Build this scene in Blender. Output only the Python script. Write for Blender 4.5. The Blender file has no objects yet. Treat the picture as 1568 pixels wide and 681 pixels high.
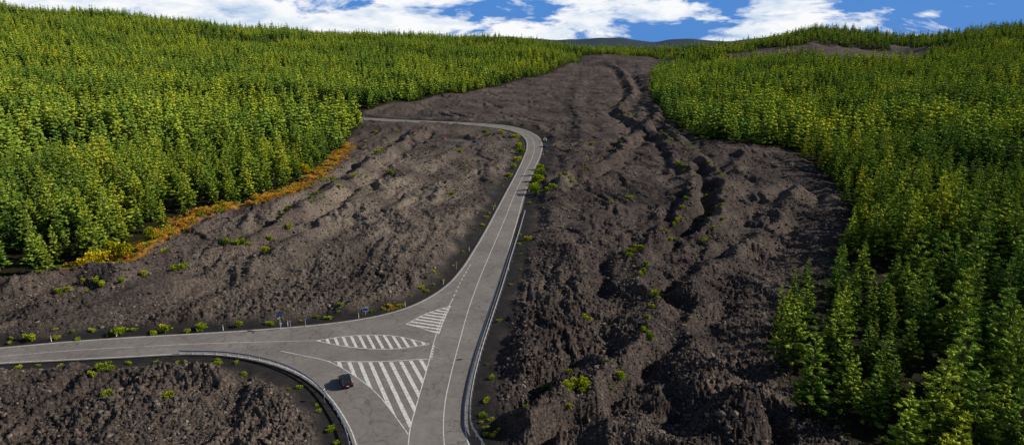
import bpy, math, random
import numpy as np
from mathutils import Vector, Euler
from mathutils.geometry import tessellate_polygon
random.seed(7); rng=np.random.default_rng(7)
S=bpy.context.scene
COL=S.collection
# ------------------------------------------------------------------ camera
H=50.0; F=1045.0; CX=784.0; CY=340.5; HV=62.0
TH=math.atan((CY-HV)/F)
cd=bpy.data.cameras.new('camera'); cam=bpy.data.objects.new('camera',cd); COL.objects.link(cam)
cam.location=(0,0,H); cam.rotation_euler=(math.pi/2-TH,0,0)
cd.sensor_width=36; cd.lens=24; cd.clip_start=0.5; cd.clip_end=30000
S.camera=cam
SUN_AZ=math.radians(82); SUN_EL=math.radians(29)

# ------------------------------------------------------------------ noise
def _hash(ix,iy,seed):
    h=(ix.astype(np.int64)*374761393+iy.astype(np.int64)*668265263+seed*974634777)&0xFFFFFFFF
    h=((h^(h>>13))*1274126177)&0xFFFFFFFF
    h=h^(h>>16)
    return h
_ang=np.arange(1024)/1024*2*np.pi; _C=np.cos(_ang); _S=np.sin(_ang)
def pnoise(x,y,seed=0):
    ix=np.floor(x); iy=np.floor(y); fx=x-ix; fy=y-iy
    u=fx*fx*fx*(fx*(fx*6-15)+10); v=fy*fy*fy*(fy*(fy*6-15)+10)
    def g(a,b):
        h=_hash(ix+a,iy+b,seed)&1023
        return _C[h]*(fx-a)+_S[h]*(fy-b)
    n0=g(0,0)*(1-u)+g(1,0)*u; n1=g(0,1)*(1-u)+g(1,1)*u
    return (n0*(1-v)+n1*v)*1.5
def worley(x,y,seed=0):
    ix=np.floor(x); iy=np.floor(y)
    best=np.full(x.shape,9.0); rnd=np.zeros(x.shape)
    for a in (-1,0,1):
        for b in (-1,0,1):
            h=_hash(ix+a,iy+b,seed)
            px=ix+a+(h&1023)/1023.0; py=iy+b+((h>>10)&1023)/1023.0
            d=np.hypot(px-x,py-y); m=d<best
            best=np.where(m,d,best); rnd=np.where(m,((h>>20)&1023)/1023.0,rnd)
    return best,rnd
def ss(a,b,x):
    t=np.clip((x-a)/(b-a),0,1); return t*t*(3-2*t)

# ------------------------------------------------------------------ large relief
prof_u=np.array([-1500,-400,0,60,120,200,260,330,400,470,520,600,700,760,830,880,950,1040,1100,1160,1215,1270,1340,1420,1500,1568,2200])
prof_v=np.array([  22,   20,17,22,28,29,36,40,48,50,54,55,60,62,70,79, 80, 79, 72,  61,  50,  54,  62,  58,  47,  45,  42])+5.0
prof_a=np.arctan((prof_u-CX)/F/math.cos(TH))
prof_z=H+(HV-prof_v)/F*1800
def base_z(x,y):
    x=np.asarray(x,float); y=np.asarray(y,float)
    r=np.hypot(x,y); az=np.arctan2(x,y)
    zr=np.interp(az,prof_a,prof_z)
    t=np.clip((r-470)/1330,0,1)
    z=zr*t**1.15
    z=z*(1-0.85*ss(2000,3600,r))
    z=z+ss(600,1500,r)*(pnoise(x/260,y/260,3)*14+pnoise(x/110,y/110,4)*8)*ss(4200,1900,r)
    far=np.clip(1-np.abs(r-6500)/2200,0,1)
    z=z+far*(50+60*pnoise(az*9,az*0+3.3,5)+16*pnoise(az*31,az*0+1.3,6))
    z=z+2.0*pnoise(x/170,y/170,9)*ss(250,500,r)
    z=z+ss(120,320,r)*ss(1100,600,r)*(pnoise(x/85,y/85,13)*7.0+pnoise(x/38,y/38,14)*2.5)*ss(70,150,np.abs(x-25-0.08*y))
    return z
# survey: where a sight line from the drone meets the ground -> true world position
def G(u,v):
    a=(u-CX)/F; b=(CY-v)/F
    d=np.array([a,math.cos(TH)+b*math.sin(TH),-math.sin(TH)+b*math.cos(TH)])
    d/=np.linalg.norm(d)
    t=np.concatenate([np.arange(40,600,1.0),np.arange(600,4000,4.0)])
    gx=d[0]*t; gy=d[1]*t; gz=H+d[2]*t-base_z(gx,gy)
    i=np.argmax(gz<0)
    if gz[i]>=0:
        i=np.argmin(np.abs(t-1750)); return (gx[i],gy[i])
    k=gz[i-1]/(gz[i-1]-gz[i]); tt=t[i-1]+(t[i]-t[i-1])*k
    return (d[0]*tt,d[1]*tt)
def GL(l): return [G(*p) for p in l]
def catmull(P,n=5,closed=False):
    P=[np.array(p,float) for p in P]; out=[]; N=len(P)
    for i in range(N-1):
        p0,p1,p2,p3=P[max(i-1,0)],P[i],P[i+1],P[min(i+2,N-1)]
        d1=np.linalg.norm(p2-p1)+1e-6; d0=np.linalg.norm(p1-p0)+1e-6; d2=np.linalg.norm(p3-p2)+1e-6
        m1=((p1-p0)/d0*d1+(p2-p1)/d1*d0)/(d0+d1)*d1 if d0>1e-3 else (p2-p1)
        m2=((p2-p1)/d1*d2+(p3-p2)/d2*d1)/(d1+d2)*d1 if d2>1e-3 else (p2-p1)
        for k in range(n):
            t=k/n; t2=t*t; t3=t2*t
            out.append((2*t3-3*t2+1)*p1+(t3-2*t2+t)*m1+(-2*t3+3*t2)*p2+(t3-t2)*m2)
    out.append(P[-1])
    return np.array(out)
def seg_dist(x,y,P,closed=False):
    P=np.asarray(P,float); best=np.full(x.shape,1e9)
    n=len(P); R=range(n if closed else n-1)
    for i in R:
        ax,ay=P[i]; bx,by=P[(i+1)%n]; dx,dy=bx-ax,by-ay; L=dx*dx+dy*dy+1e-9
        t=np.clip(((x-ax)*dx+(y-ay)*dy)/L,0,1)
        d=(x-ax-t*dx)**2+(y-ay-t*dy)**2
        np.minimum(best,d,out=best)
    return np.sqrt(best)
def inside(x,y,P):
    P=np.asarray(P,float); c=np.zeros(x.shape,bool); n=len(P)
    for i in range(n):
        ax,ay=P[i]; bx,by=P[i-1]
        if ay==by: continue
        m=((ay>y)!=(by>y))&(x<(bx-ax)*(y-ay)/(by-ay)+ax)
        c^=m
    return c

# ------------------------------------------------------------------ layout
R_edge=[(820,820),(752,720),(724,681),(717,650),(717,620),(722,585),(733,540),(748,490),(764,440),(780,388),(795,335),(806,293),(818,262),(829,237),(831,220),(822,207),(802,198),(770,191.5),(720,188),(650,185),(600,182.6),(555,180),(500,177),(440,175)]
L_edge=[(440,178),(500,180.5),(555,183.5),(600,186.5),(650,188.6),(720,192),(765,197),(790,203),(803,212),(806,225),(800,243),(788,268),(774,294),(760,320),(742,353),(724,383),(704,413),(685,434),(660,452),(625,469),(580,482),(520,492),(440,500),(340,507),(200,515),(100,522),(0,531),(-200,545)]
B_edge=[(-200,573),(0,557),(100,552),(200,547),(280,543),(340,545),(400,554),(450,571),(490,598),(515,628),(532,658),(543,690),(570,820)]
# the road itself is level: project its outline on the z=0 plane
def G0(u,v):
    a=(u-CX)/F; b=(CY-v)/F
    d=(a,math.cos(TH)+b*math.sin(TH),-math.sin(TH)+b*math.cos(TH)); t=-H/d[2]
    return (d[0]*t,d[1]*t)
def GR(l): return [G0(*p) for p in l]
Re=catmull(GR(R_edge),4); Le=catmull(GR(L_edge),4); Be=catmull(GR(B_edge),4)
ROAD=np.concatenate([Re,Le,Be])
gx0,gx1,gy0,gy1=-420,180,20,560
gxs=np.arange(gx0,gx1+1,1.0); gys=np.arange(gy0,gy1+1,1.0)
GX,GY=np.meshgrid(gxs,gys)
sd=seg_dist(GX,GY,ROAD,True); sd=np.where(inside(GX,GY,ROAD),-sd,sd)
LAY=catmull(GR([(660,213),(690,213),(730,219),(765,217)]),4)
lay=seg_dist(GX,GY,LAY)
def _bil(T,x,y):
    x=np.asarray(x,float); y=np.asarray(y,float)
    fx=np.clip(x-gx0,0,len(gxs)-1.001); fy=np.clip(y-gy0,0,len(gys)-1.001)
    ix=fx.astype(int); iy=fy.astype(int); fx-=ix; fy-=iy
    return (T[iy,ix]*(1-fx)+T[iy,ix+1]*fx)*(1-fy)+(T[iy+1,ix]*(1-fx)+T[iy+1,ix+1]*fx)*fy
def road_sd(x,y): return _bil(sd,x,y)
def lay_d(x,y): return _bil(lay,x,y)

FLpx=[(-330,560),(-150,478),(0,440),(60,424),(130,414),(200,398),(245,362),(300,330),(370,316),(420,298),(470,272),(500,248),(520,226),(545,200),(556,174),(600,160),(660,150),(720,142),(770,132),(820,119),(850,108),(872,100),(888,92),(898,86)]
FL=GL(FLpx)
aa=math.atan((945-CX)/F/math.cos(TH)); TIP=(1750*math.sin(aa),1750*math.cos(aa))
FLb=list(FL)+[TIP]
FLp=FLb+[(TIP[0]*3,TIP[1]*3),(-4500,3500),(-4500,400),(-400,60)]
FRpx=[(990,86),(1036,91),(1044,97),(1018,106),(996,122),(992,144),(1012,174),(1047,202),(1070,217),(1130,222),(1195,231),(1243,253),(1282,293),(1304,343),(1284,398),(1230,445),(1190,490),(1177,545),(1200,605),(1245,650),(1305,695),(1380,780)]
FR=[TIP]+GL(FRpx)
FRp=FR+[(90,20),(500,-50),(4500,400),(4500,3500),(TIP[0]*3,TIP[1]*3)]
PATCH=GL([(1110,86),(1150,78),(1200,73),(1300,75),(1400,72),(1450,80),(1440,92),(1300,95),(1180,96)])
def forest_sd(x,y):
    dl=seg_dist(x,y,FLb); dl=np.where(inside(x,y,FLp),dl,-dl)
    dr=seg_dist(x,y,FR); dr=np.where(inside(x,y,FRp),dr,-dr)
    ip=inside(x+30*pnoise(x/60,y/60,7),y+60*pnoise(x/60,y/60,8),PATCH)
    dr=np.where(ip,-5,dr)
    return dl,dr
RIDGES=[([(935,100),(960,125),(968,150),(948,175),(1000,205),(1040,240),(1058,290),(1046,335),(1004,372),(976,408),(986,450),(1004,500),(978,545),(930,577),(870,617),(800,655)],3.4,1.8),
 ([(1020,200),(1060,240),(1094,272),(1104,315),(1076,360),(1010,380)],3.0,1.8),
 ([(-100,470),(0,448),(150,424),(250,408),(400,374),(455,340),(505,300),(560,262),(610,228),(640,205)],2.6,2.0),
 ([(700,236),(640,262),(560,310),(480,362),(380,420),(250,450),(60,480)],1.1,2.6),
 ([(1010,150),(1000,190),(960,220),(930,258),(880,276),(862,290)],3.2,1.6),
 ([(900,110),(880,160),(890,220),(860,300),(850,360),(880,420),(860,500),(820,560)],1.2,2.2),
 ([(1225,300),(1180,350),(1140,390),(1080,420),(1060,470),(1050,540),(1080,600),(1120,650),(1140,720)],2.2,2.0),
 ([(900,676),(980,670),(1060,674),(1120,650)],3.0,2.0),
 ([(1140,240),(1120,290),(1130,330),(1100,370),(1020,392)],1.8,1.6),
 ([(980,100),(1000,140),(1050,180),(1075,215)],1.6,2.2),
 ([(1016,215),(1030,260),(1028,310),(990,350),(955,390),(950,440),(965,500),(930,550),(860,590)],1.6,1.3),
 ([(-50,590),(60,566),(150,575),(230,566),(330,575)],1.8,2.0)]
RID=[(catmull(GL(p),3),h,w) for p,h,w in RIDGES]

def lava(x,y,cell):
    fade=lambda wl: ss(1.3,3.0,wl/cell)
    wx=x+pnoise(x/31,y/31,11)*11+pnoise(x/8,y/8,15)*2.2; wy=y+pnoise(x/37,y/37,12)*11+pnoise(x/8,y/8,16)*2.2
    z=0.9+0.9*pnoise(wx/42,wy/70,21)
    z+=0.60*(1-np.abs(pnoise(wx/11,wy/52,22))*2.6)*fade(12)
    z+=0.34*(1-np.abs(pnoise(wx/4.6,wy/18,23))*2.6)*fade(5)
    z+=0.20*pnoise(wx/2.6,wy/4.2,24)*fade(3)
    for (a,b,sd_,dp,wd) in ((12,34,71,0.45,.06),):
        z-=dp*np.exp(-(pnoise(wx/a,wy/b,sd_)/wd)**2)*fade(a*wd*5)*ss(0,.35,pnoise(x/30,y/40,sd_+3))
    rough=ss(-0.5,0.35,pnoise(x/23,y/29,28))*0.6+0.4
    for wl,amp,sd_ in ((2.2,0.22,31),(1.05,0.40,32),(0.6,0.55,33)):
        k=fade(wl)
        if k.max()<=0: continue
        m=k>0.01
        xx=(x[m]+pnoise(x[m]/wl*1.7,y[m]/wl*1.7,sd_+40)*wl*.5)/wl
        yy=(y[m]+pnoise(x[m]/wl*1.7,y[m]/wl*1.7,sd_+50)*wl*.5)/wl
        f,rn=worley(xx,yy,sd_)
        z[m]+=amp*k[m]*rough[m]*((0.05+1.1*rn)*np.sqrt(np.clip(1-(f/0.65)**2,0,1))-0.3)
    z+=0.34*pnoise(x/0.42,y/0.42,35)*fade(0.42)
    r=np.hypot(x,y); m=r<1400
    xm=x[m]; ym=y[m]; add=np.zeros(xm.shape)
    jx=xm+pnoise(xm/9,ym/9,61)*3.0; jy=ym+pnoise(xm/9,ym/9,62)*3.0
    for P,h,w in RID:
        d=seg_dist(jx,jy,P)
        wv=w*(1+0.0016*np.hypot(xm,ym))
        mod=0.75+0.5*pnoise(xm/17,ym/17,63)
        add+=h*mod*(np.exp(-(d/wv)**2)-0.55*np.exp(-((d-2.3*wv)/(wv*0.9))**2))
    z[m]+=add
    return z
def height(x,y,cell,ret=False):
    x=np.asarray(x,float); y=np.asarray(y,float)
    zb=base_z(x,y); r=np.hypot(x,y)
    s=road_sd(x,y); far=(r>600)
    s=np.where(far,60,s)
    dl,dr=forest_sd(x,y); fd=np.maximum(dl,dr)
    Fm=ss(-3,4,fd)
    L=lava(x,y,cell)
    edge=s+pnoise(x/5,y/5,70)*1.2
    rm=ss(2.5,7.5,edge)
    rm=rm*np.where(far,1,ss(3.0,8.0,lay_d(x,y)))
    zb=zb*np.where(far,1,ss(2,30,s))
    z=zb+rm*L*(1-0.75*Fm)*ss(5000,2500,r)
    z=np.where(s<2.5,np.minimum(z,zb*1.0),z)
    k=ss(0.2,3.0,s)
    z=z*k+(-0.22)*(1-k)*(~far)
    if ret: return z,s,dl,dr
    return z
def hz(x,y,cell=0.3):
    return float(height(np.array([x]),np.array([y]),np.array([cell]))[0])

# ------------------------------------------------------------------ materials
def newmat(name):
    m=bpy.data.materials.new(name); m.use_nodes=True; nt=m.node_tree
    for n in list(nt.nodes): nt.nodes.remove(n)
    out=nt.nodes.new('ShaderNodeOutputMaterial')
    return m,nt,out
def N(nt,t,**kw):
    n=nt.nodes.new(t)
    for k,v in kw.items(): setattr(n,k,v)
    return n
def noise(nt,scale,detail=4,rough=0.6,vec=None,dist=0):
    n=N(nt,'ShaderNodeTexNoise'); n.inputs['Scale'].default_value=scale; n.inputs['Detail'].default_value=detail; n.inputs['Roughness'].default_value=rough; n.inputs['Distortion'].default_value=dist
    if vec is not None: nt.links.new(vec,n.inputs['Vector'])
    return n.outputs['Fac']
def ramp(nt,fac,stops):
    n=N(nt,'ShaderNodeValToRGB'); cr=n.color_ramp
    while len(cr.elements)<len(stops): cr.elements.new(0.5)
    for e_,(p,c) in zip(cr.elements,stops):
        e_.position=p; e_.color=(c if len(c)==4 else (*c,1))
    nt.links.new(fac,n.inputs[0]); return n.outputs[0]
def mix(nt,f,a,b,mode='MIX'):
    n=N(nt,'ShaderNodeMix',data_type='RGBA',blend_type=mode)
    for s_,v in ((n.inputs[0],f),(n.inputs[6],a),(n.inputs[7],b)):
        if isinstance(v,(float,int)): s_.default_value=v
        elif isinstance(v,tuple): s_.default_value=(*v,1)
        else: nt.links.new(v,s_)
    return n.outputs[2]
def attr(nt,name):
    n=N(nt,'ShaderNodeAttribute',attribute_name=name); return n.outputs['Fac']
def pos(nt):
    return N(nt,'ShaderNodeNewGeometry').outputs['Position']
def princ(nt,out,col,rough=0.9,spec=0.2,metal=0.0):
    p=N(nt,'ShaderNodeBsdfPrincipled')
    if isinstance(col,tuple): p.inputs['Base Color'].default_value=(*col,1)
    else: nt.links.new(col,p.inputs['Base Color'])
    p.inputs['Roughness'].default_value=rough; p.inputs['Metallic'].default_value=metal
    p.inputs['Specular IOR Level'].default_value=spec
    nt.links.new(p.outputs[0],out.inputs[0]); return p
def simple(name,col,rough=0.6,spec=0.4,metal=0.0,var=0.15):
    m,nt,out=newmat(name)
    f=noise(nt,6,3,vec=pos(nt))
    c=mix(nt,f,tuple(x*(1-var) for x in col),tuple(min(1,x*(1+var)) for x in col))
    princ(nt,out,c,rough,spec,metal); return m

def terrain_mat():
    m,nt,out=newmat('terrain_lava_and_forest_floor'); P=pos(nt)
    n1=noise(nt,0.035,4,0.6,P,0.6); n2=noise(nt,0.45,4,0.65,P); n3=noise(nt,2.6,3,0.75,P)
    c1=ramp(nt,n1,[(0.35,(0.048,0.039,0.038)),(0.50,(0.076,0.061,0.056)),(0.66,(0.120,0.097,0.084))])
    c2=ramp(nt,n2,[(0.3,(0.5,0.5,0.52)),(0.55,(1,1,1)),(0.75,(1.35,1.28,1.2))])
    c3=ramp(nt,n3,[(0.36,(0.35,0.35,0.37)),(0.5,(0.95,0.94,0.93)),(0.64,(1.85,1.76,1.65))])
    lav=mix(nt,1.0,mix(nt,1.0,c1,c2,'MULTIPLY'),c3,'MULTIPLY')
    lav=mix(nt,attr(nt,'pale'),lav,ramp(nt,n3,[(.35,(0.06,0.05,0.042)),(.5,(0.20,0.163,0.130)),(.66,(0.40,0.33,0.26))]))
    sh=ramp(nt,n2,[(0.3,(0.020,0.019,0.020)),(0.7,(0.042,0.038,0.037))])
    c=mix(nt,attr(nt,'shoulder'),lav,sh)
    c=mix(nt,attr(nt,'gravel'),c,mix(nt,n3,(0.10,0.095,0.09),(0.19,0.18,0.17)))
    fl=ramp(nt,n2,[(0.3,(0.014,0.018,0.007)),(0.55,(0.030,0.027,0.012)),(0.8,(0.05,0.045,0.018))])
    c=mix(nt,attr(nt,'forest'),c,fl)
    gr=ramp(nt,noise(nt,0.5,4,0.7,P),[(0.36,(0.10,0.08,0.015)),(0.5,(0.44,0.20,0.035)),(0.7,(0.50,0.36,0.05))])
    c=mix(nt,attr(nt,'grass'),c,gr)
    c=mix(nt,attr(nt,'distant_haze'),c,(0.030,0.050,0.070))  # bluish aerial haze painted into the colour of the far hills
    p=princ(nt,out,c,0.95,0.1)
    b=N(nt,'ShaderNodeBump'); b.inputs['Strength'].default_value=1.0; b.inputs['Distance'].default_value=0.3
    nt.links.new(noise(nt,4.0,3,0.8,P),b.inputs['Height']); nt.links.new(b.outputs[0],p.inputs['Normal'])
    return m
def foliage(name,dark,mid,light,trans=0.3,patch=False):
    m,nt,out=newmat(name)
    oi=N(nt,'ShaderNodeObjectInfo'); rnd=oi.outputs['Random']
    t=attr(nt,'tone')
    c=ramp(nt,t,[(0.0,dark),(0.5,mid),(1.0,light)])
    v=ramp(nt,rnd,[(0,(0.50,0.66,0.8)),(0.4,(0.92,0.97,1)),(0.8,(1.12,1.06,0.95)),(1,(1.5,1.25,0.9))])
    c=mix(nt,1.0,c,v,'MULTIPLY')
    if patch:
        g=noise(nt,0.014,1,.6,oi.outputs['Location'])
        c=mix(nt,1.0,c,ramp(nt,g,[(.35,(.70,.82,.98)),(.5,(1,1,1)),(.65,(1.35,1.22,.9))]),'MULTIPLY')
    d=N(nt,'ShaderNodeBsdfDiffuse')
    nt.links.new(c,d.inputs[0])
    if trans>0:
        tr=N(nt,'ShaderNodeBsdfTranslucent'); ms=N(nt,'ShaderNodeMixShader')
        nt.links.new(mix(nt,1.0,c,(1.2,1.25,0.6),'MULTIPLY'),tr.inputs[0])
        ms.inputs[0].default_value=trans
        nt.links.new(d.outputs[0],ms.inputs[1]); nt.links.new(tr.outputs[0],ms.inputs[2]); nt.links.new(ms.outputs[0],out.inputs[0])
    else: nt.links.new(d.outputs[0],out.inputs[0])
    return m
M_ter=terrain_mat()
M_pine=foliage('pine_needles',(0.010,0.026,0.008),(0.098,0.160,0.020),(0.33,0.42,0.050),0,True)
M_bark=simple('pine_bark',(0.10,0.07,0.05),0.95,0.1)
M_broom=foliage('broom_leaves',(0.08,0.11,0.01),(0.26,0.32,0.014),(0.48,0.52,0.03),.1)
M_aut=foliage('autumn_leaves',(0.20,0.15,0.01),(0.50,0.40,0.012),(0.66,0.55,0.02),.1)
M_org=foliage('dry_grass',(0.26,0.12,0.02),(0.52,0.25,0.04),(0.60,0.40,0.06),0.1)
def asphalt():
    m,nt,out=newmat('asphalt'); P=pos(nt)
    a=noise(nt,0.12,4,0.6,P,0.5); b=noise(nt,9,3,0.7,P); c0=noise(nt,0.9,4,0.6,P)
    c=ramp(nt,a,[(0.3,(0.175,0.160,0.148)),(0.7,(0.245,0.224,0.205))])
    c=mix(nt,1.0,c,ramp(nt,b,[(0.3,(0.8,0.8,0.8)),(0.7,(1.15,1.15,1.15))]),'MULTIPLY')
    c=mix(nt,1.0,c,ramp(nt,c0,[(0.35,(0.85,0.85,0.86)),(0.6,(1.04,1.04,1.03))]),'MULTIPLY')
    v=N(nt,'ShaderNodeTexVoronoi',feature='DISTANCE_TO_EDGE'); v.inputs['Scale'].default_value=0.14
    mp=N(nt,'ShaderNodeVectorMath',operation='ADD'); nz=N(nt,'ShaderNodeTexNoise'); nz.inputs['Scale'].default_value=0.35; nz.inputs['Detail'].default_value=5
    nt.links.new(P,nz.inputs['Vector']); sc=N(nt,'ShaderNodeVectorMath',operation='SCALE'); sc.inputs['Scale'].default_value=5.0
    nt.links.new(nz.outputs['Color'],sc.inputs[0]); nt.links.new(P,mp.inputs[0]); nt.links.new(sc.outputs[0],mp.inputs[1]); nt.links.new(mp.outputs[0],v.inputs['Vector'])
    cr=ramp(nt,v.outputs['Distance'],[(0.0,(0.4,0.4,0.4)),(0.016,(1,1,1))])
    c=mix(nt,0.75,c,mix(nt,1.0,c,cr,'MULTIPLY'))
    princ(nt,out,c,0.85,0.25)
    return m
def paint():
    m,nt,out=newmat('road_paint'); P=pos(nt)
    f=noise(nt,2.2,6,0.75,P)
    c=ramp(nt,f,[(0.36,(0.26,0.25,0.23)),(0.48,(0.64,0.63,0.60)),(0.7,(0.80,0.79,0.76))])
    princ(nt,out,c,0.7,0.3); return m
M_asp=asphalt(); M_paint=paint()
M_steel=simple('galvanised_steel',(0.55,0.57,0.60),0.45,0.5,0.5)
M_dark=simple('black_rubber',(0.02,0.02,0.02),0.8,0.2)
M_glass=simple('car_glass',(0.02,0.025,0.03),0.2,0.4)
M_white=simple('white_plastic',(0.75,0.75,0.74),0.5)
M_red=simple('red_paint',(0.6,0.03,0.02),0.3)
M_blue=simple('blue_paint',(0.03,0.10,0.40),0.3)
M_conc=simple('concrete',(0.35,0.33,0.30),0.9,0.2)

# ------------------------------------------------------------------ mesh helpers
def mesh_obj(name,V,Fc,mats,midx=None,parent=None,link=True,tone=None,smooth=False):
    me=bpy.data.meshes.new(name); me.from_pydata([tuple(v) for v in V],[],[tuple(f) for f in Fc])
    for m in mats: me.materials.append(m)
    if midx is not None: me.polygons.foreach_set('material_index',np.array(midx,dtype=np.int32))
    if tone is not None:
        a=me.attributes.new('tone','FLOAT','POINT'); a.data.foreach_set('value',np.array(tone,dtype=np.float32))
    if smooth: me.polygons.foreach_set('use_smooth',np.ones(len(me.polygons),bool))
    me.update(); o=bpy.data.objects.new(name,me)
    if link: COL.objects.link(o)
    if parent: o.parent=parent
    return o
def empty(name,loc,rz=0):
    o=bpy.data.objects.new(name,None); o.location=loc; o.rotation_euler=(0,0,rz); o.empty_display_size=.5; COL.objects.link(o); return o
class MB:
    def __init__(s): s.V=[];s.F=[];s.M=[]
    def box(s,c,d,m=0,rx=0,rz=0,taper=1.0):
        b=len(s.V)
        for z in (-.5,.5):
            k=1 if z<0 else taper
            for x,y in ((-.5,-.5),(.5,-.5),(.5,.5),(-.5,.5)):
                v=Vector((x*d[0]*k,y*d[1]*k,z*d[2]))
                if rx: v.rotate(Euler((rx,0,0)))
                if rz: v.rotate(Euler((0,0,rz)))
                s.V.append((v.x+c[0],v.y+c[1],v.z+c[2]))
        for f in ((0,3,2,1),(4,5,6,7),(0,1,5,4),(1,2,6,5),(2,3,7,6),(3,0,4,7)):
            s.F.append([b+i for i in f]); s.M.append(m)
    def tube(s,p0,p1,r0,r1,n=8,m=0):
        b=len(s.V); p0=Vector(p0); p1=Vector(p1); d=(p1-p0).normalized()
        a=d.orthogonal().normalized(); c=d.cross(a)
        for p,r in ((p0,r0),(p1,r1)):
            for i in range(n):
                t=2*math.pi*i/n; q=p+a*math.cos(t)*r+c*math.sin(t)*r; s.V.append(tuple(q))
        for i in range(n):
            j=(i+1)%n; s.F.append([b+i,b+j,b+n+j,b+n+i]); s.M.append(m)
        s.F.append([b+i for i in range(n)][::-1]); s.M.append(m); s.F.append([b+n+i for i in range(n)]); s.M.append(m)
    def obj(s,name,mats,parent=None,link=True,smooth=False): return mesh_obj(name,s.V,s.F,mats,s.M,parent,link,None,smooth)

# ------------------------------------------------------------------ terrain sheet
fine=np.linspace(-math.radians(45),math.radians(45),1200)
coarse=np.linspace(math.radians(45),2*math.pi-math.radians(45),60)[1:-1]
azs=np.concatenate([fine,coarse])
rs=np.concatenate([np.linspace(1,58,24),np.exp(np.linspace(math.log(60),math.log(900),640)),np.exp(np.linspace(math.log(915),math.log(12000),120))])
A,Rr=np.meshgrid(azs,rs); X=(Rr*np.sin(A)).ravel(); Y=(Rr*np.cos(A)).ravel()
cell=(np.maximum(Rr*0.0018,0.12)).ravel()
cell=np.where(np.abs(A.ravel())>math.radians(45.01),8.0,cell)
Z,SDR,DL,DR=height(X,Y,cell,True)
nr,na=A.shape
V=np.stack([X,Y,Z],1).astype(np.float32)
i=np.arange(nr-1)[:,None]*na; j=np.arange(na)[None,:]; j2=(j+1)%na
Q=np.stack([i+j,i+na+j,i+na+j2,i+j2],-1).reshape(-1,4)[:, ::-1]
me=bpy.data.meshes.new('lava_field_terrain')
me.vertices.add(len(V)); me.vertices.foreach_set('co',V.ravel())
me.loops.add(Q.size); me.loops.foreach_set('vertex_index',Q.ravel().astype(np.int32))
me.polygons.add(len(Q)); me.polygons.foreach_set('loop_start',np.arange(0,Q.size,4,dtype=np.int32))
me.update(calc_edges=True)
if me.polygons[len(Q)//2].normal.z<0: me.flip_normals()
fd=np.maximum(DL,DR)
nz5=pnoise(X/6,Y/6,80)*1.5
def setattr_(name,arr):
    a=me.attributes.new(name,'FLOAT','POINT'); a.data.foreach_set('value',arr.astype(np.float32))
setattr_('forest',ss(-2,2,fd+nz5))
setattr_('shoulder',(1-ss(2.5,7.0,SDR+nz5*1.6))*(np.hypot(X,Y)<600))
setattr_('distant_haze',ss(2600,4200,np.hypot(X,Y)))
setattr_('gravel',np.where(np.hypot(X,Y)<600,ss(4.2,2.5,lay_d(X,Y)+nz5*.5)*.8,0))
GA=catmull(GL([(100,418),(165,404),(250,366),(300,335),(370,320),(430,302),(478,277),(510,250),(535,224)]),3)
gd=seg_dist(X,Y,GA)
setattr_('grass',ss(5.2,2.4,gd+nz5*2.2)*ss(-8,-3,DL))
pc=np.array(G0(600,300))
lefthalf=ss(6,-6,X-np.interp(Y,[60,110,150,200,330,420],[-10,-14,0,-2,12,10]))
pale=(np.exp(-(((X-pc[0])/42)**2+((Y-pc[1])/95)**2))*.75+.16)*(ss(-.6,.3,pnoise(X/14,Y/22,81))*.8+.2)*ss(3,-4,DL)*lefthalf*(np.hypot(X,Y)<900)
pale=pale+.10*ss(0,.4,pnoise(X/25,Y/60,82))*(np.hypot(X,Y)<2500)*(1-lefthalf)
setattr_('pale',np.clip(pale,0,1))
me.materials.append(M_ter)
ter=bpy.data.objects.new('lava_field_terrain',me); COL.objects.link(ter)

# ------------------------------------------------------------------ road
def poly_sheet(name,P,z,mat,skirt=0.0,parent=None):
    P3=[Vector((p[0],p[1],z)) for p in P]
    tris=tessellate_polygon([P3]); V=[tuple(p) for p in P3]; Fc=[]
    for t in tris:
        a,b,c=[P3[k] for k in t]
        if (b-a).cross(c-a).z<0: t=(t[0],t[2],t[1])
        Fc.append(t)
    if skirt:
        n=len(V); V+= [(v[0],v[1],z-skirt) for v in V[:n]]
        for k in range(n): Fc.append((k,(k+1)%n,n+(k+1)%n,n+k))
    return mesh_obj(name,V,Fc,[mat],parent=parent)
poly_sheet('asphalt_road',ROAD,0.0,M_asp,0.45)
def ribbon(MBx,P,w,z,dash=None):
    P=np.asarray(P,float); d=np.gradient(P,axis=0); d/=np.linalg.norm(d,axis=1)[:,None]+1e-9
    nrm=np.stack([-d[:,1],d[:,0]],1); s=np.concatenate([[0],np.cumsum(np.linalg.norm(np.diff(P,axis=0),axis=1))])
    if dash:
        on,off=dash; t=0
        while t<s[-1]:
            q=np.linspace(t,min(t+on,s[-1]),3); seg=np.stack([np.interp(q,s,P[:,0]),np.interp(q,s,P[:,1])],1)
            ribbon(MBx,seg,w,z); t+=on+off
        return
    b=len(MBx.V)
    for p,n_ in zip(P,nrm):
        MBx.V.append((p[0]+n_[0]*w/2,p[1]+n_[1]*w/2,z)); MBx.V.append((p[0]-n_[0]*w/2,p[1]-n_[1]*w/2,z))
    for k in range(len(P)-1):
        MBx.F.append([b+2*k,b+2*k+1,b+2*k+3,b+2*k+2]); MBx.M.append(0)
def offset(P,o):
    d=np.gradient(P,axis=0); d/=np.linalg.norm(d,axis=1)[:,None]+1e-9
    return P+np.stack([-d[:,1],d[:,0]],1)*o
mk=MB()
ribbon(mk,offset(Re,0.45),0.16,0.012)
ribbon(mk,offset(Le,0.45),0.16,0.012)
ribbon(mk,offset(Be,0.45),0.16,0.012)
cen=catmull(GR([(690,740),(683,700),(679,660),(681,620),(690,575),(703,525),(716,478),(733,430),(754,380),(774,333),(790,293),(805,262),(816,238),(818,222),(811,209),(795,201.5),(768,195),(720,190.2),(650,187),(600,184.6),(555,181.8)]),5)
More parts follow.
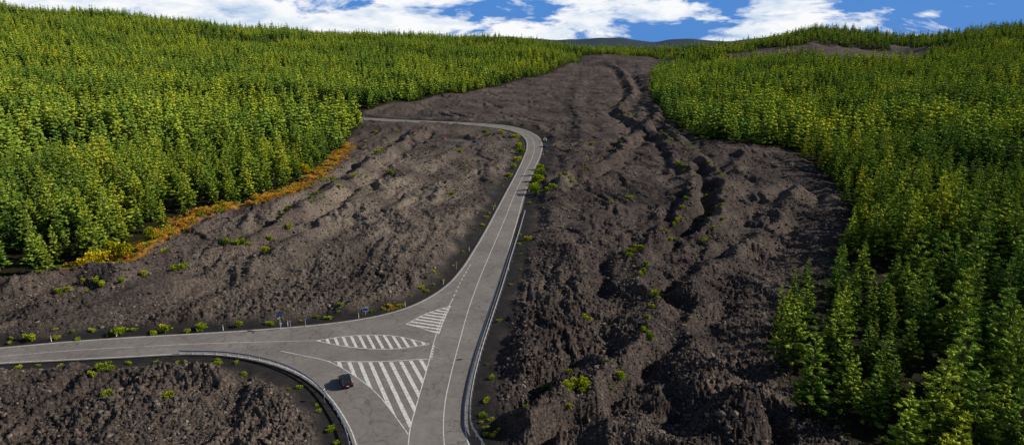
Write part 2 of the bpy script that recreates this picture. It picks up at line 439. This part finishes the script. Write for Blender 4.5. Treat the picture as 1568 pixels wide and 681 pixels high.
ribbon(mk,cen,0.13,0.016)
ribbon(mk,catmull(GR([(626,740),(627,662),(640,612),(655,560),(664,525),(676,490),(692,460)]),5),0.15,0.016)
ribbon(mk,catmull(GR([(692,460),(705,432),(722,402)]),5),0.18,0.016,(1.2,1.2))
ribbon(mk,catmull(GR([(-150,556),(0,545),(100,537),(200,531),(300,526),(400,523),(483,521)]),5),0.10,0.016)
ribbon(mk,catmull(GR([(430,537),(465,544),(500,552),(540,573),(575,600),(604,635),(625,664)]),5),0.14,0.016)
ribbon(mk,catmull(GR([(483,521),(540,513.5),(600,513.5),(657,526)]),5),0.16,0.016)
ribbon(mk,catmull(GR([(483,521),(540,531.5),(600,534),(657,527)]),5),0.16,0.016)
ribbon(mk,catmull(GR([(512,553),(580,553),(655,549)]),5),0.18,0.016)
ribbon(mk,catmull(GR([(690,468),(655,479),(622,496)]),5),0.16,0.016)
ribbon(mk,catmull(GR([(622,496),(650,503),(672,511)]),5),0.16,0.016)
ribbon(mk,catmull(GR([(690,468),(680,488),(672,511)]),5),0.16,0.016)
ribbon(mk,catmull(GR([(664,529),(660,549)]),6),0.4,0.02,(0.5,0.45))
def clip(poly,n,c,keep):
    out=[]; m=len(poly)
    for k in range(m):
        p=poly[k]; q=poly[(k+1)%m]; dp=(np.dot(p,n)-c)*keep; dq=(np.dot(q,n)-c)*keep
        if dp>=0: out.append(p)
        if (dp>=0)!=(dq>=0): out.append(p+(q-p)*dp/(dp-dq))
    return out
def hatch(poly,a,b,w,gap):
    P=[np.array(p) for p in poly]; a=np.array(G0(*a)); b=np.array(G0(*b)); d=(b-a)/np.linalg.norm(b-a); n=np.array([-d[1],d[0]])
    pr=[np.dot(p,n) for p in P]; t=min(pr)+gap*.4
    while t<max(pr):
        q=clip(P,n,t,1)
        if len(q)>2: q=clip(q,n,t+w,-1)
        if len(q)>2:
            bb=len(mk.V); area=sum(q[k][0]*q[(k+1)%len(q)][1]-q[(k+1)%len(q)][0]*q[k][1] for k in range(len(q)))
            if area<0: q=q[::-1]
            mk.V+= [(p[0],p[1],0.022) for p in q]; mk.F.append(list(range(bb,bb+len(q)))); mk.M.append(0)
        t+=w+gap
hatch(catmull(GR([(690,468),(655,479),(622,496)]),4).tolist()+GR([(672,511)]),(640,489),(680,495),0.55,0.75)
lens=list(catmull(GR([(483,521),(540,514),(600,514),(657,526)]),4))+list(catmull(GR([(657,526.5),(600,533.5),(540,531),(483,521)]),4))
hatch(lens,(560,515),(569,532),0.5,0.85)
Cp=list(catmull(GR([(462,544),(500,552),(540,573),(575,600),(604,635),(625,662)]),4))+GR([(640,612),(655,560),(657,550),(600,554),(512,554)])
hatch(Cp,(588,557),(628,640),0.6,0.95)
mk.obj('road_markings',[M_paint])

# ------------------------------------------------------------------ guard rails
def guardrail(px,name):
    P=catmull(GR(px),8); s=np.concatenate([[0],np.cumsum(np.linalg.norm(np.diff(P,axis=0),axis=1))])
    n=int(s[-1]/1.0)+1; q=np.linspace(0,s[-1],n); P=np.stack([np.interp(q,s,P[:,0]),np.interp(q,s,P[:,1])],1)
    d=np.gradient(P,axis=0); d/=np.linalg.norm(d,axis=1)[:,None]; nm=np.stack([-d[:,1],d[:,0]],1)
    mb=MB(); prof=[(0.0,0.42),(0.07,0.47),(0.07,0.53),(0.0,0.58),(0.07,0.63),(0.07,0.70),(0.0,0.75)]
    for p,m_ in zip(P,nm):
        for o,z in prof: mb.V.append((p[0]+m_[0]*o,p[1]+m_[1]*o,z))
        for o,z in prof[::-1]: mb.V.append((p[0]+m_[0]*(o-.02),p[1]+m_[1]*(o-.02),z))
    K=len(prof)*2
    for k in range(n-1):
        for c in range(K):
            mb.F.append([k*K+c,k*K+(c+1)%K,(k+1)*K+(c+1)%K,(k+1)*K+c]); mb.M.append(0)
    e_=empty(name,(0,0,0)); mb.obj('beam',[M_steel],e_)
    pb=MB()
    for k in range(0,n,2): pb.box((P[k][0]-nm[k][0]*.08,P[k][1]-nm[k][1]*.08,0.2),(0.1,0.1,1.0),0,rz=math.atan2(d[k][1],d[k][0]))
    pb.obj('posts',[M_steel],e_)
guardrail([(760,720),(738,681),(722,655),(720,630),(725,590),(736,545),(751,497),(768,445),(783,395),(797,350),(804,325)],'guard_rail')
guardrail([(275,541.5),(340,543),(400,552),(448,568),(487,594),(511,626),(527,656),(537,690),(550,740)][::-1],'guard_rail')

# ------------------------------------------------------------------ trees
_p=(1+5**.5)/2
ICV=[Vector(v).normalized() for v in ((-1,_p,0),(1,_p,0),(-1,-_p,0),(1,-_p,0),(0,-1,_p),(0,1,_p),(0,-1,-_p),(0,1,-_p),(_p,0,-1),(_p,0,1),(-_p,0,-1),(-_p,0,1))]
ICF=((0,11,5),(0,5,1),(0,1,7),(0,7,10),(0,10,11),(1,5,9),(5,11,4),(11,10,2),(10,7,6),(7,1,8),(3,9,4),(3,4,2),(3,2,6),(3,6,8),(3,8,9),(4,9,5),(2,4,11),(6,2,10),(8,6,7),(9,8,1))
def make_pine(name,seed,Ht=12,R=2.3,nW=13,dens=6,pw=0.75,cl=.5,t0=.13,step=.8,limbs=True):
    r=random.Random(seed); T=[]
    mb=MB(); lean=(r.uniform(-.5,.5),r.uniform(-.5,.5)); zs=[0,.25,.5,.75,1.0] if limbs else [0,.5,1.0]
    ax=lambda t:(lean[0]*t*t,lean[1]*t*t)
    for a,b in zip(zs[:-1],zs[1:]):
        mb.tube((*ax(a),a*Ht-(.6 if a==0 else 0)),(*ax(b),b*Ht),.22*(1-a)+.02,.22*(1-b)+.02,6 if limbs else 4,0)
    sprays=[]; clumps=[]; side=r.uniform(0,6.28)
    for i in range(nW):
        t=t0+(.97-t0)*i/(nW-1); z=t*Ht; L=R*min(1.0,((1.02-t)/0.82))**pw*r.uniform(.7,1.12)*min(1,.7+t*1.3)
        nb=6 if L>1.4 else (5 if L>.8 else 3)
        if not limbs: nb=max(3,nb-1)
        a0=r.uniform(0,6.28)
        for k in range(nb):
            a=a0+k*6.283/nb+r.uniform(-.4,.4); l=L*r.uniform(.55,1.22)*(1+.15*math.cos(a-side)); up=r.uniform(-.05,.3)+.35*t
            d=Vector((math.cos(a),math.sin(a),up)).normalized(); p0=Vector((*ax(t),z+r.uniform(-.3,.3)))
            if l>.5 and limbs: mb.tube(p0,p0+d*l,.05,.015,3,0)
            nc=max(1,int(l/step+.4)); ct=r.random()
            for c in range(nc):
                f=1-(c/(nc+.3))*1.0
                cp=p0+d*l*f+Vector((r.gauss(0,.12),r.gauss(0,.12),r.gauss(0,.08)))
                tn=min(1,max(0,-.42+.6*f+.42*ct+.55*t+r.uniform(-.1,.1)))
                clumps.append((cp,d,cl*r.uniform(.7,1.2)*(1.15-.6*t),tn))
                for q in range(dens):
                    dd=Vector((r.gauss(0,.7)+d.x*.8,r.gauss(0,.7)+d.y*.8,abs(r.gauss(.45,.6)))).normalized()
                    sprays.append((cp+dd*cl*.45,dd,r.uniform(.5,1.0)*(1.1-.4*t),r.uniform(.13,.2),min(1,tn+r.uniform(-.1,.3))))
    clumps.append((Vector((*ax(1),Ht*.985)),Vector((0,0,1)),cl*.4,.9))
    V=mb.V;Fc=mb.F;M=mb.M;T=[.3]*len(V)
    for cp,d,q,tn in clumps:
        b=len(V)
        for v in ICV:
            k=q*r.uniform(.5,1.3); w=v*k; w=w+d*(w.dot(d))*.55; w.z=w.z*.72+ (abs(v.dot(d))*q*.2)
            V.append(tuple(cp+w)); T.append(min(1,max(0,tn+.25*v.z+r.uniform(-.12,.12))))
        for f in ICF: Fc.append([b+f[0],b+f[1],b+f[2]]); M.append(1)
    for cp,dd,l,w,tn in sprays:
        s=dd.cross(Vector((r.gauss(0,1),r.gauss(0,1),r.gauss(0,1)))).normalized()*w*.5
        b=len(V); base=cp-dd*l*.25
        for v in (base,cp+dd*l*.25+s,cp+dd*l*.75,cp+dd*l*.25-s): V.append(tuple(v)); T.append(tn)
        Fc.append([b,b+1,b+2,b+3]); M.append(1)
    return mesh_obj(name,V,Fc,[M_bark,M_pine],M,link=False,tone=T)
def make_bush(name,seed,R,Ht,n,mat,lw=.12,stem=True):
    r=random.Random(seed); mb=MB()
    lobes=[(Vector((r.gauss(0,R*.4),r.gauss(0,R*.4),Ht*r.uniform(.35,.75))),R*r.uniform(.35,.6),r.random()) for _ in range(7)]
    if stem:
        for c,q,_ in lobes: mb.tube((c.x*.15,c.y*.15,-.15),tuple(c),.04*R+.01,.012,4,0)
    V=mb.V;Fc=mb.F;M=mb.M;T=[.3]*len(V)
    for _ in range(n):
        c,q,ct=r.choice(lobes); d=Vector((r.gauss(0,1),r.gauss(0,1),r.gauss(.25,1))).normalized(); p=c+d*q*r.uniform(.55,1.05)
        if p.z<0.02: p.z=.05
        dd=(d+Vector((r.gauss(0,.5),r.gauss(0,.5),r.gauss(.3,.4)))).normalized(); s=dd.cross(Vector((r.gauss(0,1),r.gauss(0,1),r.gauss(0,1)))).normalized()*lw*R
        l=lw*2.6*R; b=len(V); tn=min(1,max(0,.2+.4*ct+.3*max(0,d.z)+r.uniform(-.15,.2)))
        for v in (p,p+dd*l*.5+s,p+dd*l,p+dd*l*.5-s): V.append(tuple(v)); T.append(tn)
        Fc.append([b,b+1,b+2,b+3]); M.append(1)
    return mesh_obj(name,V,Fc,[M_bark,mat],M,link=False,tone=T)
def make_rock(name,seed):
    import bmesh
    bm=bmesh.new(); bmesh.ops.create_icosphere(bm,subdivisions=2,radius=1); r=random.Random(seed)
    off=[Vector((r.gauss(0,1),r.gauss(0,1),r.gauss(0,1))).normalized() for _ in range(9)]
    for v in bm.verts:
        d=v.co.normalized(); k=1.0
        for o_ in off: k-=max(0,d.dot(o_)-.55)*.55
        v.co=d*k*r.uniform(.85,1.12); v.co.z*=.75
    me_=bpy.data.meshes.new(name); bm.to_mesh(me_); bm.free(); me_.materials.append(M_rock)
    return bpy.data.objects.new(name,me_)
m,nt,out=newmat('clinker_rock'); oi=N(nt,'ShaderNodeObjectInfo').outputs['Random']
c=ramp(nt,oi,[(0,(0.050,0.041,0.040)),(.6,(0.095,0.077,0.069)),(1,(0.24,0.198,0.162))])
c=mix(nt,1.0,c,ramp(nt,noise(nt,3,2,.7,pos(nt)),[(.3,(.6,.6,.6)),(.7,(1.2,1.2,1.2))]),'MULTIPLY'); princ(nt,out,c,.95,.1); M_rock=m

def coll(name,objs):
    c=bpy.data.collections.new(name)
    for o in objs: c.objects.link(o)
    return c
KP=(('a',1,15,2.9,13,1.05,.10),('b',2,16.5,2.7,14,1.1,.10),('c',3,14,3.1,12,.9,.14),('d',4,14.5,3.3,12,.8,.18),('e',5,12,2.6,11,1.0,.12))
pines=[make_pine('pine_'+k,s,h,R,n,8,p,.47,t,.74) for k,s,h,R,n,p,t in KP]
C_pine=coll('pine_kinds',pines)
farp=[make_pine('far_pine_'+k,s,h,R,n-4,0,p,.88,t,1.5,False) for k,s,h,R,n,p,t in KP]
C_far=coll('far_pine_kinds',farp)
brooms=[make_bush('broom_a',11,1.0,1.1,420,M_broom),make_bush('broom_b',12,1.0,.9,420,M_broom),make_bush('broom_c',13,.9,1.3,420,M_broom)]
C_broom=coll('broom_kinds',brooms)
auts=[make_bush('autumn_a',21,1.7,3.6,900,M_aut,.09),make_bush('autumn_b',22,1.4,3.0,800,M_aut,.09)]
grs=[make_bush('dry_grass_a',31,.6,.5,120,M_org,.12,False),make_bush('dry_grass_b',32,.8,.6,140,M_org,.12,False),make_bush('dry_grass_c',33,.6,.5,120,M_broom,.12,False)]
C_gr=coll('grass_kinds',grs)
C_rock=coll('rock_kinds',[make_rock('rock_%d'%k,40+k) for k in range(4)])

def scatter(name,P,rz,sc,idx,collection):
    me=bpy.data.meshes.new(name); me.vertices.add(len(P)); me.vertices.foreach_set('co',np.asarray(P,dtype=np.float32).ravel())
    a=me.attributes.new('rot','FLOAT_VECTOR','POINT'); R_=np.zeros((len(P),3),np.float32); R_[:,2]=rz; a.data.foreach_set('vector',R_.ravel())
    a=me.attributes.new('scl','FLOAT_VECTOR','POINT'); a.data.foreach_set('vector',np.asarray(sc,dtype=np.float32).ravel())
    a=me.attributes.new('idx','INT','POINT'); a.data.foreach_set('value',np.asarray(idx,dtype=np.int32))
    o=bpy.data.objects.new(name,me); COL.objects.link(o)
    ng=bpy.data.node_groups.new(name+'_nodes','GeometryNodeTree')
    ng.interface.new_socket(name='Geometry',in_out='INPUT',socket_type='NodeSocketGeometry'); ng.interface.new_socket(name='Geometry',in_out='OUTPUT',socket_type='NodeSocketGeometry')
    gi=ng.nodes.new('NodeGroupInput'); go=ng.nodes.new('NodeGroupOutput'); ip=ng.nodes.new('GeometryNodeInstanceOnPoints'); ci=ng.nodes.new('GeometryNodeCollectionInfo')
    ci.inputs['Collection'].default_value=collection; ci.inputs['Separate Children'].default_value=True; ci.inputs['Reset Children'].default_value=True
    def na_(n,t):
        q=ng.nodes.new('GeometryNodeInputNamedAttribute'); q.data_type=t; q.inputs['Name'].default_value=n
        return [s_ for s_ in q.outputs if s_.enabled and s_.name=='Attribute'][0]
    ng.links.new(gi.outputs[0],ip.inputs['Points']); ng.links.new(ci.outputs[0],ip.inputs['Instance']); ip.inputs['Pick Instance'].default_value=True
    ng.links.new(na_('idx','INT'),ip.inputs['Instance Index']); ng.links.new(na_('rot','FLOAT_VECTOR'),ip.inputs['Rotation']); ng.links.new(na_('scl','FLOAT_VECTOR'),ip.inputs['Scale'])
    ng.links.new(ip.outputs[0],go.inputs[0]); mod=o.modifiers.new('scatter','NODES'); mod.node_group=ng
    return o
def jitter_grid(s,r0,r1,amax=45):
    n=int(r1/s)+2; gx,gy=np.meshgrid(np.arange(-n,n+1)*s,np.arange(-2,n+1)*s); gx=gx+ (np.arange(gy.shape[0])%2)[:,None]*s*.5
    x=gx.ravel()+rng.uniform(-.48,.48,gx.size)*s; y=gy.ravel()+rng.uniform(-.48,.48,gx.size)*s
    r=np.hypot(x,y); m=(r>=r0)&(r<r1)&(np.abs(np.arctan2(x,y))<math.radians(amax)); return x[m],y[m]
LP=[];RP=[]
for s_,r0,r1,sc0 in ((5.8,55,450,1.03),(6.2,450,800,1.0),(8,800,1300,1.05),(11,1300,1900,1.2),(16,1900,2500,1.4)):
    x,y=jitter_grid(s_,r0,r1); dl,dr=forest_sd(x,y); sdv=road_sd(x,y); far=np.hypot(x,y)>600
    ok=(np.maximum(dl,dr)>0.3+pnoise(x/9,y/9,90)*1.2)&((sdv>7)|far)&(pnoise(x/24,y/24,91)<.40)
    x,y,dl,dr=x[ok],y[ok],dl[ok],dr[ok]
    z=base_z(x,y)*np.where(np.hypot(x,y)>600,1,ss(2,30,road_sd(x,y)))
    sc=sc0*(0.94+0.35*pnoise(x/40,y/40,92))*rng.uniform(.58,1.18,len(x))
    sc*=np.where(np.maximum(dl,dr)<4,rng.uniform(.75,1.05,len(x)),1)
    for arr,mm in ((LP,dl>dr),(RP,dl<=dr)):
        arr.append(np.stack([x[mm],y[mm],z[mm],sc[mm],np.maximum(dl,dr)[mm]],1))
for arr,nm in ((LP,'pine_forest'),(RP,'pine_forest')):
    D=np.concatenate(arr); r=np.hypot(D[:,0],D[:,1]); az=np.degrees(np.arctan2(D[:,0],D[:,1]))
    edge=(D[:,4]<3.5)&(r<200)&(np.abs(az)<41)
    ids=np.nonzero(edge)[0][:40]; keep=np.ones(len(D),bool); keep[ids]=False
    for k in ids:
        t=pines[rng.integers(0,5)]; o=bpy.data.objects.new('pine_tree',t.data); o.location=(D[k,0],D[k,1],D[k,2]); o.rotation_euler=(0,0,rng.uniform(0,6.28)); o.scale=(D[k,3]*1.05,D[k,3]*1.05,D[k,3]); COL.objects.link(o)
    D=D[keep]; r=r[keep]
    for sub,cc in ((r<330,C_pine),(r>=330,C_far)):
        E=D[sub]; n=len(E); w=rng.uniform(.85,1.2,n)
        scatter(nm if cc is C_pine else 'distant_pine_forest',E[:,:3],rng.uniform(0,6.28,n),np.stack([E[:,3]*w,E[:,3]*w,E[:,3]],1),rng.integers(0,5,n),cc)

# shrubs
def put(name,src,u,v,s,sz=None):
    x,y=G(u,v); o=bpy.data.objects.new(name,src.data); o.location=(x,y,max(hz(x,y),-.3)); o.rotation_euler=(0,0,rng.uniform(0,6.28)); o.scale=(s,s,sz or s); COL.objects.link(o)
for u,v,s in ((820,298,2.0),(817,290,1.8),(824,278,2.2),(826,268,2.0),(828,260,1.6),(846,297,1.6),(838,301,1.3),(857,283,1.4),(795,228,2.2),(798,236,2.0),(792,246,1.4),(786,258,1.3),(780,270,1.2),(768,210,1.6),(790,214,1.8),(743,208,1.6),(748,214,1.4)):
    put('roadside_shrub',brooms[rng.integers(0,3)],u,v,s*1.0)
for u,v,s in ((145,412,1.5),(182,402,1.5),(236,376,1.0),(128,416,1.0),(470,268,1.2),(492,242,1.2),(510,230,1.0),(340,320,.8)):
    put('autumn_tree',auts[rng.integers(0,2)],u,v,s)
sp=[(50,520),(95,452),(105,449),(122,520),(135,442),(150,433),(156,437),(182,415),(188,441),(207,413),(219,424),(233,512),(257,405),(268,421),(280,420),(295,389),(345,391),(366,390),(375,388),(388,386),(349,374),(405,398),(411,374),(367,499),(252,507),(440,325),(405,360),(433,347),(443,360),(509,274),(512,283),(520,300),(543,280),(570,296),(580,240),(600,270),(560,222),(575,206),(590,216),(610,205),(148,587),(176,578),(172,613),(158,580),(262,619),(183,511),(310,503),(287,508),(700,190),(705,240),(690,300),
(968,400),(972,404),(980,396),(983,403),(976,388),(1005,462),(998,487),(990,512),(985,530),(993,540),(1000,470),(985,425),(1010,448),(886,613),(890,618),(944,589),(898,498),(1040,262),(1046,268),(1050,298),(1052,322),(1042,330),(1036,345),(1030,352),(1085,300),(1082,312),(1084,318),(805,368),(960,312),(1010,212),(1015,213),(1025,222),(925,150),(930,160),(892,612),(962,182),(906,250),(870,622),(905,225),(1035,256),(725,250),(715,262),(935,322),(1070,330),(1090,360)]
P=[];sc=[]
for u,v in sp:
    for _ in range(2 if rng.random()<.35 else 1):
        x,y=G(u+rng.uniform(-1,1),v); x+=rng.uniform(-.5,.5); P.append((x,y,hz(x,y)+.05)); q=rng.uniform(.42,.78)*(1+np.hypot(x,y)/700); sc.append((q,q,q))
for k in (0,1,2,4,9):
    Pl,h,w=RID[k]
    for _ in range(36):
        i_=rng.integers(0,len(Pl)); x=Pl[i_][0]+rng.normal(0,2.5); y=Pl[i_][1]+rng.normal(0,3.5)
        if np.hypot(x,y)<700: P.append((x,y,hz(x,y)+.05)); q=rng.uniform(.2,.5)*(1+np.hypot(x,y)/450); sc.append((q,q,q))
for Ed,sg,cnt in ((Re,-1,50),(Le,-1,110),(Be,-1,30)):
    O=offset(Ed,-2.0)
    for _ in range(cnt):
        i_=rng.integers(0,len(O)); x,y=O[i_]+rng.normal(0,1.2,2)
        if road_sd(x,y)>1 and np.hypot(x,y)<440: P.append((x,y,hz(x,y)-.05)); q=rng.uniform(.18,.48)*(1+np.hypot(x,y)/500); sc.append((q,q,q*.8))
n=len(P); scatter('broom_shrubs',P,rng.uniform(0,6.28,n),sc,rng.integers(0,3,n),C_broom)
P=[];sc=[]
for _ in range(2800):
    i_=rng.integers(0,len(GA)-1); t=rng.random(); p=GA[i_]*(1-t)+GA[i_+1]*t+rng.normal(0,2.0,2)
    if pnoise(np.array([p[0]/7]),np.array([p[1]/7]),77)[0]<-.15: continue
    P.append((p[0],p[1],0)); q=rng.uniform(.4,1.4); sc.append((q,q,q))
for _ in range(60):
    p=np.array(G(605+rng.normal(0,8),470+rng.normal(0,3))); P.append((p[0],p[1],0)); sc.append((.35,.35,.25))
P=np.array(P); P[:,2]=height(P[:,0],P[:,1],np.full(len(P),.4)); ok=road_sd(P[:,0],P[:,1])>.8; sc=np.array(sc)[ok]; P=P[ok]; n=len(P)
scatter('autumn_grass',P,rng.uniform(0,6.28,n),sc,rng.choice([0,1,2],n,p=[.40,.34,.26]),C_gr)
n=100000; r=np.exp(rng.uniform(math.log(65),math.log(360),n)); az=rng.uniform(-.78,.78,n); x=r*np.sin(az); y=r*np.cos(az)
dl,dr=forest_sd(x,y); ok=(np.maximum(dl,dr)<2)&(road_sd(x,y)>4.5)&(pnoise(x/14,y/18,95)>-.35); x,y,r=x[ok],y[ok],r[ok]
z=height(x,y,np.full(len(x),.3)); q=rng.gamma(2.0,.07,len(x))*(0.75+r/240); q=np.clip(q,.06,.65)
scatter('lava_rocks',np.stack([x,y,z],1),rng.uniform(0,6.28,len(x)),np.stack([q,q*rng.uniform(.7,1.2,len(x)),q],1),rng.integers(0,4,len(x)),C_rock)

# ------------------------------------------------------------------ vehicles
def car(name,u,v,heading,paintm):
    x,y=G0(u,v); z=0 if road_sd(x,y)<0 else hz(x,y)+.05
    e_=empty(name,(x,y,z),heading)
    st=[(-1.88,.70,.42,.78),(-1.80,.80,.30,.92),(-1.2,.84,.24,.95),(0,.85,.24,.93),(.9,.84,.24,.90),(1.5,.80,.26,.80),(1.82,.72,.30,.68),(1.90,.58,.40,.58)]
    V=[];Fc=[]
    for yy,w,zb,zt in st:
        for px_,pz in ((-w*.88,zb),(-w,zb+.12),(-w,zt-.16),(-w*.9,zt),(w*.9,zt),(w,zt-.16),(w,zb+.12),(w*.88,zb)): V.append((px_,yy,pz))
    K=8
    for k in range(len(st)-1):
        for c in range(K): Fc.append([k*K+c,k*K+(c+1)%K,(k+1)*K+(c+1)%K,(k+1)*K+c])
    Fc.append(list(range(K))); Fc.append(list(range((len(st)-1)*K,len(st)*K))[::-1])
    mesh_obj('body',V,[f[::-1] for f in Fc],[paintm],parent=e_)
    ca=[(-1.72,.72,.90),(1.02,.74,.88),(.35,.60,1.42),(-1.30,.60,1.42)]
    V=[]
    for yy,w,zz in ca: V+=[(-w,yy,zz),(w,yy,zz)]
    Fc=[(0,1,3,2),(2,3,5,4),(4,5,7,6),(6,7,1,0),(0,2,4,6),(1,7,5,3)]
    mesh_obj('windows',V,Fc,[M_glass],parent=e_)
    mb=MB(); mb.box((0,-.48,1.445),(1.22,1.66,.06),0,taper=.9)
    for sx in (-1,1):
        mb.tube((sx*.74,1.0,.9),(sx*.6,.35,1.43),.035,.035,5); mb.tube((sx*.72,-1.7,.9),(sx*.6,-1.3,1.43),.06,.05,5); mb.tube((sx*.745,-.35,.9),(sx*.61,-.35,1.43),.035,.035,5)
        mb.box((sx*.93,.85,.98),(.16,.1,.12),0)
    mb.obj('roof_and_pillars',[paintm],e_)
    wb=MB()
    for sx in (-1,1):
        for yy in (-1.2,1.22):
            wb.tube((sx*.68,yy,.3),(sx*.88,yy,.3),.3,.3,16,0); wb.tube((sx*.87,yy,.3),(sx*.895,yy,.3),.18,.16,10,1)
    wb.obj('wheels',[M_dark,M_steel],e_)
    lb=MB()
    for sx in (-1,1): lb.box((sx*.55,1.84,.60),(.26,.10,.12),0); lb.box((sx*.6,-1.84,.78),(.2,.08,.18),1)
    lb.box((0,-1.895,.55),(.4,.02,.1),0)
    lb.obj('lights',[M_white,M_red],e_)
M_cb=simple('black_car_paint',(0.010,0.013,0.018),.35,.3); M_cr=simple('red_car_paint',(0.55,0.02,0.015),.3,.6); M_cbl=simple('blue_car_paint',(0.03,0.06,0.22),.3,.6); M_cs=simple('silver_car_paint',(0.5,0.52,0.55),.3,.6)
car('parked_car',530,587,math.radians(22),M_cb)
car('parked_car',834,225,math.radians(-8),M_cbl)
car('parked_car',834.5,216,math.radians(-4),M_cs)
car('parked_car',678,213,math.radians(80),M_cr)
car('parked_car',727,219.5,math.radians(70),M_cbl)

# ------------------------------------------------------------------ street furniture
def at(u,v):
    x,y=G0(u,v); return x,y,max(hz(x,y),-.2)
def pole_sign(name,u,v,h,face=None,board=(.9,.6),m=M_white,rz=0):
    x,y,z=at(u,v); e_=empty(name,(x,y,z),rz); mb=MB(); mb.tube((0,0,-.3),(0,0,h),.045,.04,8); mb.obj('pole',[M_steel],e_)
    b=MB(); b.box((0,-.07,h-board[1]/2),(board[0],.03,board[1]),0); b.box((0,-.09,h-board[1]/2),(board[0]*.86,.008,board[1]*.5),1); b.obj('panel',[m,face or M_blue],e_)
x,y,z=at(430,504); e_=empty('solar_street_lamp',(x,y,z)); mb=MB(); mb.tube((0,0,-.3),(0,0,3.0),.07,.05,8); mb.tube((0,0,2.5),(0,-.8,2.7),.03,.03,6); mb.box((0,-.9,2.68),(.22,.4,.07)); mb.box((0,.1,1.2),(.3,.2,.4)); mb.obj('pole',[M_steel],e_)
b=MB(); b.box((0,0,3.05),(1.1,.8,.05),0,rx=math.radians(35)); b.obj('solar_panel',[simple('solar_cells',(0.03,0.05,0.12),.25,.7)],e_)
pole_sign('traffic_sign',468,499,2.2,None,(.6,.6),M_steel)
pole_sign('information_sign',560,481,1.6,M_blue,(1.1,.9),M_white)
pole_sign('traffic_sign',445,502,1.8,M_white,(.4,.5),M_red)
pole_sign('traffic_sign',699,411,2.0,M_white,(.35,.6),M_red)
pole_sign('traffic_sign',758,317,2.2,M_red,(.5,.5),M_red)
pole_sign('traffic_sign',722,187.5,2.4,M_white,(2.2,1.0),M_white)
pole_sign('traffic_sign',704,186.8,2.2,M_aut,(2.0,.8),M_aut)
for u,v in ((497,613),(734,548)):
    pole_sign('traffic_sign',u,v,2.3,M_steel,(.5,.5),M_dark,math.radians(70))
x,y,z=at(557,185); e_=empty('gate_post',(x,y,z)); mb=MB(); mb.box((0,0,1.4),(.5,.5,3.2),0,taper=.9); mb.box((0,0,3.05),(.7,.7,.15),0); mb.obj('pillar',[M_conc],e_)
def delin(x,y):
    e_=empty('delineator_post',(x,y,-.15)); mb=MB(); mb.tube((0,0,-.2),(0,0,1.0),.07,.055,6,0); mb.obj('post',[M_white],e_)
    b=MB(); b.tube((0,0,.78),(0,0,.93),.066,.066,6,0); b.obj('band',[M_dark],e_)
for Ed,ids in ((Le,(30,36,44,52,60,68,76,82,88,92,97,101)),(Re,(34,44,52))):
    O=offset(Ed,-.9)
    for k in ids:
        if k<len(O): delin(*O[k])

# ------------------------------------------------------------------ light & sky
sl=bpy.data.lights.new('sun','SUN'); sl.energy=5.0; sl.angle=math.radians(.53); sl.color=(1,.92,.79)
so=bpy.data.objects.new('sun',sl); COL.objects.link(so)
dv=Vector((math.sin(SUN_AZ)*math.cos(SUN_EL),math.cos(SUN_AZ)*math.cos(SUN_EL),math.sin(SUN_EL)))
so.rotation_euler=dv.to_track_quat('Z','Y').to_euler(); so.location=(100,100,200)
W=bpy.data.worlds.new('World'); S.world=W; W.use_nodes=True; nt=W.node_tree
for n_ in list(nt.nodes): nt.nodes.remove(n_)
wo=N(nt,'ShaderNodeOutputWorld'); bg=N(nt,'ShaderNodeBackground'); bg.inputs[1].default_value=.07
sk=N(nt,'ShaderNodeTexSky',sky_type='NISHITA'); sk.sun_disc=False; sk.sun_elevation=SUN_EL; sk.sun_rotation=SUN_AZ; sk.altitude=1500
tc=N(nt,'ShaderNodeTexCoord').outputs['Generated']
sx=N(nt,'ShaderNodeSeparateXYZ'); nt.links.new(tc,sx.inputs[0])
def M(op,a,b=None,clamp=False):
    n=N(nt,'ShaderNodeMath',operation=op); n.use_clamp=clamp
    for k,v in enumerate((a,b)):
        if v is None: continue
        if isinstance(v,(int,float)): n.inputs[k].default_value=v
        else: nt.links.new(v,n.inputs[k])
    return n.outputs[0]
cb=N(nt,'ShaderNodeCombineXYZ'); nt.links.new(sx.outputs[0],cb.inputs[0]); nt.links.new(sx.outputs[1],cb.inputs[1]); nt.links.new(M('MULTIPLY',sx.outputs[2],3.2),cb.inputs[2])
low=M('MULTIPLY',M('SUBTRACT',0.26,sx.outputs[2]),6.0,True)
base=mix(nt,M('MULTIPLY',low,.95),sk.outputs[0],(1.0,3.5,9.3))
nz=noise(nt,7.5,9,.6,cb.outputs[0],.35)
bias=M('ADD',M('MULTIPLY',sx.outputs[0],-.18),.065)
cm=ramp(nt,M('ADD',nz,bias),[(.48,(0,0,0)),(.56,(1,1,1))])
cm=M('MULTIPLY',cm,low)
shade=ramp(nt,noise(nt,12,6,.6,cb.outputs[0]),[(.35,(8.2,9.9,12.2)),(.54,(13.6,13.8,14.1))])
nt.links.new(mix(nt,cm,base,shade),bg.inputs[0]); nt.links.new(bg.outputs[0],wo.inputs[0])
S.view_settings.view_transform='Standard'; S.view_settings.look='None'; S.view_settings.exposure=0
